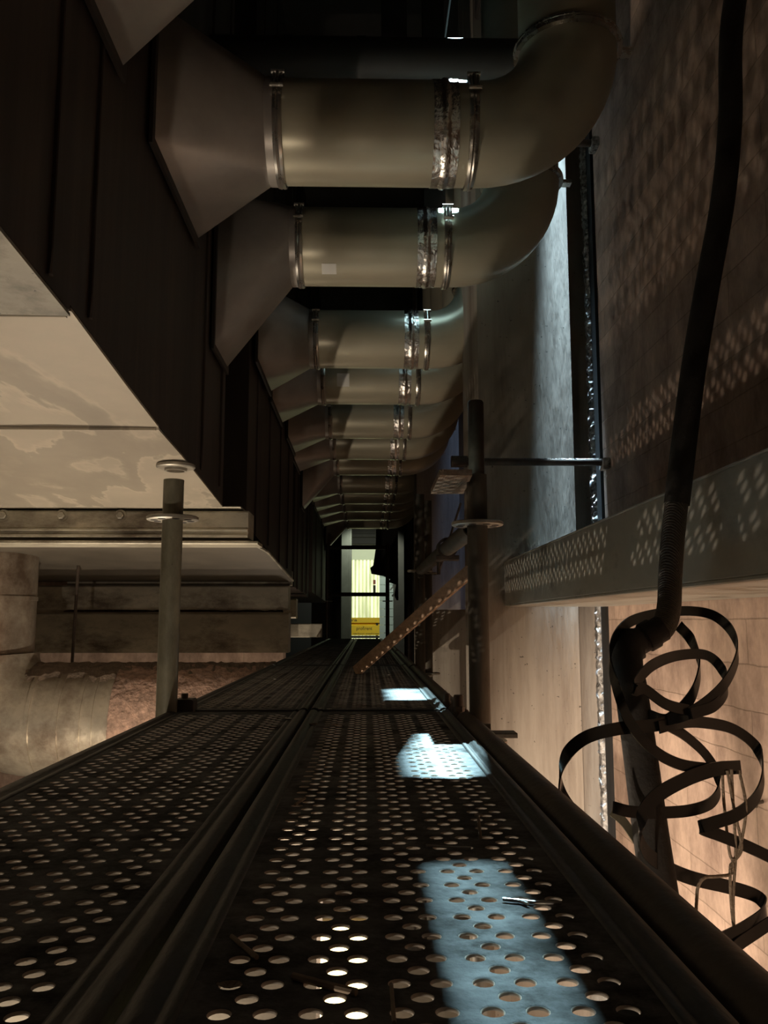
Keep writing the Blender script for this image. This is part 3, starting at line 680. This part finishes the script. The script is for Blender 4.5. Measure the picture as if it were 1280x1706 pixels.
obj('upright_run', MB().lathe((-1.94,PY,PZ+0.30),(0,0,1),[(0,PR*0.9),(0.30,PR*0.9),(0.30,PR*0.92),(0.32,PR*0.92),(0.32,PR*.9),(0.62,PR*.9),(0.62,PR*.92),(0.64,PR*.92),(0.64,PR*.9),(1.1,PR*.9)],48), 'foilpipe', t)
for x, wd in ((-1.60,.02),(-1.47,.03),(-1.36,.02),(-1.30,.015)):
    obj('band', MB().lathe((x,PY,PZ),(1,0,0),[(-wd/2,PR),(-wd/2,PR+.007),(wd/2,PR+.007),(wd/2,PR)],56), 'foilpipe', t)
# dust on the crown of the pipe
g = []
wob = [5*math.sin(k*.31)+3*math.sin(k*.83+1)+random.uniform(-2,2) for k in range(71)]
for i in range(9):
    row = []
    for k in range(71):
        aa = math.radians(90 + (i-4)/4*(42+wob[k]*.8))
        lift = (-.008, .004, .010, .013, .014, .013, .010, .004, -.008)[i]
        row.append((-1.75+1.29*k/70, PY+(PR+lift+random.uniform(0,.006))*math.cos(aa), PZ+(PR+lift+random.uniform(0,.010)*(1 if 0<i<8 else 0))*math.sin(aa)))
    g.append(row)
obj('dust_layer', MB().sheet(g, 0.004, (0,0,-1)), 'dust', None, 'brown dust heaped along the crown of the foil wrapped pipe', 'dust', kind='stuff', smooth=0)

# ================================================================== RIGHT SIDE: ledge, hose, bands, cords
zt2, zb2 = 0.222, 0.063
t = thing('wall_ledge', 'long grey steel ledge along the right wall, dotted with light spots', 'ledge', (0.6, 2.0, zb2))
obj('web', MB().bbox(0.53,0.536,0.2,3.215,zb2,zt2,.001), 'ledge', t)
obj('bottom_flange', MB().bbox(0.53,0.908,0.2,3.215,zb2-.008,zb2,.002), 'ledge', t, 'pale bottom flange')
obj('top_flange', MB().bbox(0.53,0.908,0.2,3.215,zt2,zt2+.006,.002), 'ledge', t)
for y in (0.6, 1.7, 2.8): obj('bracket', MB().prism([(0.60,zb2),(0.912,zb2),(0.912,zt2+.0)] + [(0.60,zt2)], 1, y, y+.012), 'ledge', t)

# hose: thick rubber upper run, braided tail, coupling, lower pipe
hp = [Vector((0.76,1.08,CE)), Vector((0.75,1.08,2.5)), Vector((0.69,1.09,1.7)), Vector((0.662,1.16,1.32)), at(1225,0,1.31), at(1217,200,1.30), at(1205,330,1.29), at(1180,470,1.28), at(1158,600,1.28), at(1141,730,1.27), at(1128,840,1.27)]
t = thing('rubber_hose', 'thick black hose hanging down in front of the right wall', 'hose', (0.45, 1.27, -0.75))
obj('rubber_jacket', MB().tube(spline(hp,8), 0.0192, 24), 'hose', t)
bp = [at(1128,835,1.27), at(1121,900,1.27), at(1117,960,1.27), at(1115,1010,1.26), at(1107,1042,1.25), at(1090,1058,1.25)]
obj('braided_end', MB().tube(spline(bp,10), 0.0176, 24), 'braid', t, 'braided hose end')
c0, c1 = at(1104,1046,1.25), at(1050,1077,1.25); d = (c1-c0); L_ = d.length
obj('coupling', MB().lathe(c0, d, [(0,.017),(0,.0195),(L_*.25,.0195),(L_*.27,.0225),(L_*.55,.0225),(L_*.57,.020),(L_*.8,.020),(L_*.82,.025),(L_,.025),(L_,.01)],28), 'hose', t)
lp = [at(1062,1066,1.25), at(1048,1080,1.24), at(1045,1105,1.23), at(1052,1150,1.22), at(1066,1250,1.20), at(1082,1370,1.18), at(1098,1480,1.16), at(1118,1620,1.14), at(1140,1760,1.13), Vector((0.48,1.12,-1.0)), Vector((0.49,1.12,FL))]
obj('lower_run', MB().tube(spline(lp,8), [.020]+[.0215+.004*min(1,k/63) for k in range(80)], 26), 'hose', t)

G = 'loose black plastic bands curling from the hose'
def band(pts, lab, width=0.0165, wd=(0.12,0.25,1.0)):
    c = spline([at(*p) for p in pts], 10)
    obj('plastic_band', MB().ribbon(c, width, wd), 'strap', None, lab, 'plastic band', G, smooth=60)
band([(1078,1190,1.20),(1112,1199,1.17),(1160,1182,1.17),(1206,1142,1.20),(1229,1092,1.25),(1219,1052,1.29),(1190,1026,1.32),(1150,1018,1.33),(1098,1022,1.31),(1050,1036,1.27),(1023,1066,1.22),(1017,1105,1.18),(1029,1152,1.15),(1048,1200,1.14),(1085,1246,1.14),(1132,1273,1.16),(1190,1282,1.19)],
     'uppermost big loop of black band around the hose coupling', 0.0155)
band([(1131,1042,1.30),(1153,1068,1.29),(1166,1108,1.25),(1158,1150,1.21),(1137,1180,1.19),(1106,1204,1.17),(1075,1210,1.16),(1030,1214,1.14),(978,1228,1.13),(945,1256,1.13),(933,1292,1.14),(942,1332,1.15),(978,1376,1.16),(1022,1410,1.17),(1050,1440,1.17),(1064,1470,1.17)],
     'black band sweeping out left in a wide hook in front of the pier', 0.0170)
band([(1150,1184,1.17),(1110,1173,1.15),(1074,1148,1.14),(1058,1150,1.13),(1062,1135,1.14),(1088,1108,1.17),(1130,1092,1.22),(1178,1092,1.25),(1205,1118,1.24),(1211,1148,1.21),(1190,1176,1.18),(1152,1189,1.16)],
     'small round loop of black band inside the uppermost loop', 0.0150)
band([(1098,1212,1.16),(1125,1205,1.18),(1165,1203,1.22),(1220,1214,1.26),(1260,1244,1.27),(1272,1286,1.24),(1262,1326,1.20),(1230,1356,1.17),(1186,1372,1.16),(1168,1379,1.16),(1200,1392,1.17),(1245,1410,1.19),(1300,1436,1.21)],
     'black band looping round to the far right edge with a bright fold', 0.0165)
band([(1108,1206,1.20),(1145,1228,1.23),(1180,1262,1.25),(1199,1305,1.24),(1188,1335,1.21),(1150,1350,1.18),(1090,1354,1.16),(1050,1352,1.15),(1022,1345,1.14)],
     'black band with its cut end pointing left across the joint strip', 0.0155)
band([(1234,1278,1.21),(1190,1282,1.18),(1135,1302,1.15),(1088,1332,1.13),(1066,1372,1.12),(1072,1412,1.13),(1102,1440,1.15),(1150,1462,1.18),(1215,1478,1.22),(1262,1494,1.24),(1276,1518,1.22),(1242,1546,1.18),(1190,1572,1.15),(1140,1596,1.13)],
     'lower zigzag black band that dips behind the deck ledger tube', 0.0185)
band([(1310,1520,1.22),(1262,1552,1.19),(1226,1578,1.16),(1214,1604,1.15),(1236,1624,1.16),(1300,1642,1.19)],
     'lowest black band curling at the right edge beside the cords', 0.0165)
obj('plastic_band', MB().ribbon(spline([at(1020,1352,1.16),at(1040,1370,1.17),at(1062,1402,1.19)],8), 0.012, (0.6,0.2,1)), 'tube_green', None, 'short pale band scrap behind the cut band end', 'plastic band', smooth=60)

# cords
def cord(pts, lab, r=0.0022):
    obj('cord', MB().tube(spline([at(*p) for p in pts],8), r, 8), 'cord', None, lab, 'cord', 'tan cords hanging from the black bands')
cord([(1204,1284,1.19),(1206,1330,1.185),(1212,1390,1.18),(1218,1428,1.18),(1228,1425,1.18),(1238,1390,1.18),(1243,1340,1.18),(1232,1284,1.20)], 'tan cord hanging as a long narrow loop from the band')
cord([(1219,1282,1.19),(1222,1340,1.185),(1226,1420,1.18),(1222,1500,1.175),(1226,1600,1.17),(1232,1680,1.17),(1236,1760,1.17)], 'longest tan cord hanging straight to the bottom')
cord([(1212,1284,1.19),(1224,1350,1.18),(1236,1412,1.18),(1222,1436,1.178),(1217,1450,1.176),(1220,1520,1.174),(1232,1610,1.172),(1240,1700,1.17)], 'tan cord tangled around the straight one')
cord([(1221,1430,1.178),(1219,1455,1.176),(1195,1460,1.17),(1175,1462,1.165),(1164,1476,1.165),(1161,1500,1.165),(1158,1570,1.165),(1160,1640,1.165)], 'tan cord end draped over the zigzag band')
a = at(1252,1340,1.95)
obj('bent_nail', MB().cyl(a, (0.914,a.y+0.03,a.z), 0.004, 10).cyl(a+Vector((.012,0,0)), a, 0.008, 8), 'tube', None, 'rusty nail sticking out of the masonry at the right edge', 'nail')
a, b = at(768,838,4.4), at(733,948,4.4)
obj('thin_cable', MB().cyl(a, b, 0.006, 8), 'wire', None, 'thin pale cable slanting down left of the rusty pole', 'cable')

# ================================================================== FAR DOORWAY
yd = 13.55
t = thing('door_frame', 'grey green door frame at the left of the lit doorway', 'door frame', (-0.33, yd, FL))
obj('jamb', MB().bbox(at(569,950,yd).x, at(582,950,yd).x, yd-0.05, yd+0.05, FL, 1.56, .004), 'frame', t)
obj('stop', MB().bbox(at(579,950,yd).x, at(586,950,yd).x, yd+0.0, yd+0.12, FL, 1.56, .003), 'frame', t)
obj('door_frame', MB().bbox(at(656,950,yd).x, 0.70, yd-0.04, yd+0.04, FL, 1.56, .004), 'tarp', None, 'dark post at the right of the lit doorway', 'door frame')
obj('dark_shade_panel', MB().bbox(at(520,950,12.55).x, at(567.5,950,12.55).x, 12.53, 12.57, FL, 2.0, .004), 'tarp', None, 'dark partition panel added left of the doorway frame', 'shade')  # dark panel added to darken the strip beside the door frame
# corrugated translucent sheet behind
ys_ = 15.2; g = []
xa, xb = at(560,950,ys_).x, at(640,950,ys_).x; n = 130
ztop, zbot = at(605,933,ys_).z, at(605,1075,ys_).z
for z in [FL+(ztop-FL)*k/6 for k in range(7)]:
    g.append([(xa+(xb-xa)*k/n, ys_+0.030*math.sin(2*PI*k/n*13), z) for k in range(n+1)])
def ribbed():
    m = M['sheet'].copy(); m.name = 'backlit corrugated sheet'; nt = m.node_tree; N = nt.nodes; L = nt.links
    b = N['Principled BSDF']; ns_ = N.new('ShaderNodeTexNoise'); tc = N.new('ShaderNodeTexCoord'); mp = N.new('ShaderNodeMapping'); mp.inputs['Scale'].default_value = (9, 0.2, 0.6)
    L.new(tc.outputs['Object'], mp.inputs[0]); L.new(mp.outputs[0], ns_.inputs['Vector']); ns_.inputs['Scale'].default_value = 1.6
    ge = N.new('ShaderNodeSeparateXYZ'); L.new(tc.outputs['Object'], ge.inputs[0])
    # ribs: bright and dim lines painted into the glow along the corrugation
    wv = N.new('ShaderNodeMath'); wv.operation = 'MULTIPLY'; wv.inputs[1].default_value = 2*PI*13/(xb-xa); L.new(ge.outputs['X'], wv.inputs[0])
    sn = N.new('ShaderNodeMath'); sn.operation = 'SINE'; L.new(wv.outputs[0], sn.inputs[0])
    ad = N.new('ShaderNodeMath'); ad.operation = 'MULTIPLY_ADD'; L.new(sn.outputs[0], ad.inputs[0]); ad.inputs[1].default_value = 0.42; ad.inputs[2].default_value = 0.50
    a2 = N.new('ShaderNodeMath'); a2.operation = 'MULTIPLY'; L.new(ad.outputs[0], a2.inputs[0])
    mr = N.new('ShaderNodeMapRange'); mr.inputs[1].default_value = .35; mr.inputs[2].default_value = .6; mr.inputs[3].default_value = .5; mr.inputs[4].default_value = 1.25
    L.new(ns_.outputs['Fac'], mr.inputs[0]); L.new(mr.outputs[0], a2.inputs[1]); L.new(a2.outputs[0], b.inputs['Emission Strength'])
    return m
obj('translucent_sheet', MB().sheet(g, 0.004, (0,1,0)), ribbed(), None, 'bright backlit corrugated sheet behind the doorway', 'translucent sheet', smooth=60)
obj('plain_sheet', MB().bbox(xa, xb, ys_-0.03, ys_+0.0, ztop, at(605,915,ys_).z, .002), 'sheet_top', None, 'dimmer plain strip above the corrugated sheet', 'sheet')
obj('lintel_beam', MB().bbox(xa, 0.8, ys_-0.35, ys_-0.2, at(605,910,ys_).z, at(605,860,ys_).z, .02).bbox(xa, 0.8, ys_-0.45, ys_-0.35, at(605,899,ys_).z, at(605,893,ys_).z, .01), 'tarp', None, 'dark lintel beam above the lit doorway', 'beam')
# grey panelled door leaf
yg = 14.2
t = thing('panel_door', 'blue grey boarded door leaf standing in the right half of the doorway', 'door', (at(645,1000,yg).x, yg, FL))
x0, x1 = at(632.5,1000,yg).x, at(656.5,1000,yg).x
pm = MB()
zz = at(645,1068,yg).z
while zz < at(645,930,yg).z:
    pm.prism([(yg,zz),(yg-.012,zz+.004),(yg-.008,zz+.128),(yg,zz+.132),(yg+.03,zz+.132),(yg+.03,zz)], 0, x0, x1); zz += 0.134
obj('leaf', pm, 'greypanel', t, smooth=0)
obj('edge_trim', MB().bbox(x1-.012, x1+.004, yg-.03, yg+.03, at(645,1068,yg).z, at(645,930,yg).z, .003), 'frame', t)
obj('lower_board', MB().box(x0, x1, yg, yg+.03, FL, at(645,1067,yg).z), 'greypanel', t)
p = at(657, 975, 14.1)
h = MB().lathe(p,(0,-1,0),[(0,.03),(.02,.03),(.03,.018),(.03,.0001)],20).tube([at(659,972,14.08),at(653,980,14.05),at(650,983,14.05)],.012,8)
obj('handle', h, 'chrome', t, 'bright round handle')
# signal on the sheet
p = at(624, 975, 15.1)
t = thing('signal_lamp', 'small red and black signal fixed before the corrugated sheet', 'signal lamp', (p.x, 15.13, p.z-0.12))
obj('post', MB().bbox(p.x-.022, p.x+.022, 15.11, 15.175, at(624,988,15.1).z, p.z, .004), 'tarp', t)
obj('lens', MB().bbox(p.x-.022, p.x+.022, 15.11, 15.175, at(624,973,15.1).z, at(624,966,15.1).z, .004), 'redlamp', t, 'red lens')
# yellow banner with lettering
yb = 14.7
t = thing('yellow_banner', 'yellow banner with dark lettering hanging in the doorway', 'banner', (at(608,1045,yb).x, yb, at(608,1063,yb).z))
xa2, xb2 = at(575,1045,yb).x, at(633,1045,yb).x
obj('upper_strip', MB().bbox(xa2, xb2, yb-.03, yb-.02, at(608,1037.5,yb).z, at(608,1029,yb).z, .001), 'yellow', t)
obj('fold', MB().prism([(yb-.02,at(608,1037.5,yb).z),(yb+.02,at(608,1039,yb).z),(yb-.02,at(608,1042.5,yb).z),(yb+.05,at(608,1040,yb).z)],0,xa2,xb2), 'yellow', t)
obj('lower_panel', MB().bbox(xa2, xb2, yb-.03, yb-.02, at(608,1058.5,yb).z, at(608,1042,yb).z, .001), 'yellow', t)
obj('hem', MB().bbox(xa2, xb2, yb-.03, yb-.015, at(608,1063,yb).z, at(608,1059,yb).z, .001), 'tarp', t, 'dark lower hem')
for xx in (xa2+.05, xb2-.05): obj('support_post', MB().bbox(xx-.02, xx+.02, yb-.014, yb+.02, FL, at(608,1030,yb).z, .004), 'tarp', t)
def text(s, x0, x1, zc, parent, size_h):
    fc = bpy.data.curves.new('lettering', 'FONT'); fc.body = s; fc.align_x = 'CENTER'; fc.align_y = 'CENTER'; fc.size = size_h; fc.extrude = 0.001
    o = bpy.data.objects.new('lettering_tmp', fc); COL.objects.link(o)
    bpy.context.view_layer.update()
    me = bpy.data.meshes.new_from_object(o.evaluated_get(bpy.context.evaluated_depsgraph_get()))
    bpy.data.objects.remove(o)
    w_ = max(v.co.x for v in me.vertices)-min(v.co.x for v in me.vertices); k = (x1-x0)/w_
    base = world_origin(parent)-Vector((0,0,H))
    for v in me.vertices:
        x, y, z = v.co; v.co = Vector(((x0+x1)/2 + x*k, yb-.0325-z, zc + y)) - base
    me.materials.append(M['ink'])
    n = bpy.data.objects.new('lettering', me); COL.objects.link(n); n.parent = parent
text('profirent', at(594,1047,yb).x, at(620,1047,yb).x, at(608,1047,yb).z, t, 0.085)
text('verhuur machines', at(589,1055,yb).x, at(631,1055,yb).x, at(608,1055.5,yb).z, t, 0.035)
text('ra', at(586,1033,yb).x, at(595,1033,yb).x, at(608,1033,yb).z, t, 0.07)
# dark torn sheet hanging before the doorway
yt = 12.45
out = [(632,884),(662,884),(664,1000),(661,1000),(657,992),(660,974),(648,970),(650,965),(640,960),(619,956),(617,946),(622,942),(626,915)]
pts = [at(*p, yt) for p in out]; pts[0].z = pts[1].z = CE
obj('hanging_sheet', MB().prism([(p.x,p.z) for p in pts], 1, yt, yt+.02), 'tarp', None, 'torn dark sheet hanging over the right of the doorway', 'sheet', smooth=0)
lb = at(660, 950, 12.5).x
tube_thing('drop_pipe', (0.60, 12.0, FL), (0.60, 12.0, 2.2), 'tube_dark', 'dark vertical pipe right of the doorway', 'pipe', 0.06)

# lamp seen through the deck holes
t = thing('work_lamp', 'yellowish work lamp seen as bright dots through the deck holes', 'work lamp', (-0.06, 2.95, FL))
obj('stand', MB().bbox(-0.22,0.10,2.93,2.99,FL,FL+0.14,.01), 'tube_dark', t)
obj('housing', MB().bbox(-0.16,0.04,2.915,3.0,-1.36,-0.90,.02), 'tube_dark', t)
obj('lens', MB().bbox(-0.145,0.02,2.90,2.915,-1.32,-0.98,.004), 'lampglow', t, 'glowing yellowish lens')

# ================================================================== SMALL DEBRIS ON THE DECK
ZD = DECK+0.0022
def on(px, py, z=ZD):
    d = (px-640)/FPX*_R - (py-853)/FPX*_U + _F
    return d*(z/d.z)
def stick(pts, r, m, name, lab, cat):
    obj(name, MB().tube([on(*p) for p in pts], r, 8), m, None, lab, cat, 'litter on the deck')
stick([(710,1409),(748,1411),(785,1413)], 0.0013, 'wire', 'wire_offcut', 'thin bright wire lying across the far part of the blue light patch', 'wire')
stick([(838,1498),(890,1503),(936,1504)], 0.0014, 'wire', 'wire_offcut', 'thin bright wire lying across the middle of the blue light patch', 'wire')
stick([(862,1499),(880,1506)], 0.0014, 'wire', 'wire_offcut', 'short wire crossing the longer one in the blue light patch', 'wire')
stick([(386,1560),(428,1595)], 0.0016, 'twig', 'wood_splinter', 'brown splinter beside the deck seam', 'splinter')
stick([(488,1626),(540,1640),(594,1653)], 0.0022, 'twig', 'wood_splinter', 'long brown splinter over the brightly lit holes', 'splinter')
stick([(652,1640),(657,1704)], 0.0012, 'twig', 'wood_splinter', 'thin dark stalk at the bottom centre', 'splinter')
stick([(492,1340),(508,1330)], 0.0016, 'twig', 'wood_splinter', 'tiny splinter left of the second row of holes', 'splinter')
p = on(801,1397)
obj('nail', MB().cyl(p, p+Vector((-.002,0,.021)), 0.0016, 8).lathe(p+Vector((-.002,0,.021)),(0,0,1),[(0,.0001),(0,.0038),(.0016,.0038),(.0016,.0001)],10), 'twig', None, 'dark nail standing upright in a deck hole', 'nail', 'litter on the deck')
def crumple(px, py, s, m, name, lab, cat):
    c = on(px,py); vs, fs = [], []
    n, k = 7, 10
    mb = MB().lathe((0,0,0),(0,0,1),[(0,.0001)]+[(s*.35*math.sin(PI*i/n), s*math.sin(PI*i/n)*.9) for i in range(1,n)]+[(s*.45,.0001)],k)
    for v in mb.v:
        v.x *= 1.5; v += Vector((random.uniform(-1,1),random.uniform(-1,1),random.uniform(0,.8)))*s*0.28
    zmin = min(v.z for v in mb.v)
    for v in mb.v: v += Vector((c.x,c.y,ZD-zmin-0.002))
    obj(name, mb, m, None, lab, cat, 'litter on the deck', smooth=0)
crumple(478,1198,0.010,'scrap','film_scrap','crumpled clear film before the first deck joint','scrap')
crumple(531,1180,0.006,'sticker','paper_scrap','white scrap left of centre at the first deck joint','scrap')
crumple(549,1181,0.005,'sticker','paper_scrap','white scrap right of its twin at the first deck joint','scrap')
for (px,py,lab) in ((458,1131,'tiny pale speck on the left second deck'),(402,1136,'tiny pale speck near the left edge of the second deck'),(602,1141,'tiny pale speck on the right second deck, left one'),(629,1140,'tiny pale speck on the right second deck, right one'),(648,1124,'tiny pale speck beyond the pair on the second deck')):
    crumple(px,py,0.0035,'sticker','paper_scrap',lab,'scrap')
for (px,py,s,lab) in ((382,1640,.005,'grit lump by the deck seam low left'),(560,1208,.008,'grit lump in the deck seam at the first joint'),(520,1207,.009,'grit lump left of the seam at the first joint')):
    crumple(px,py,s,'dust','grit_lump',lab,'grit')
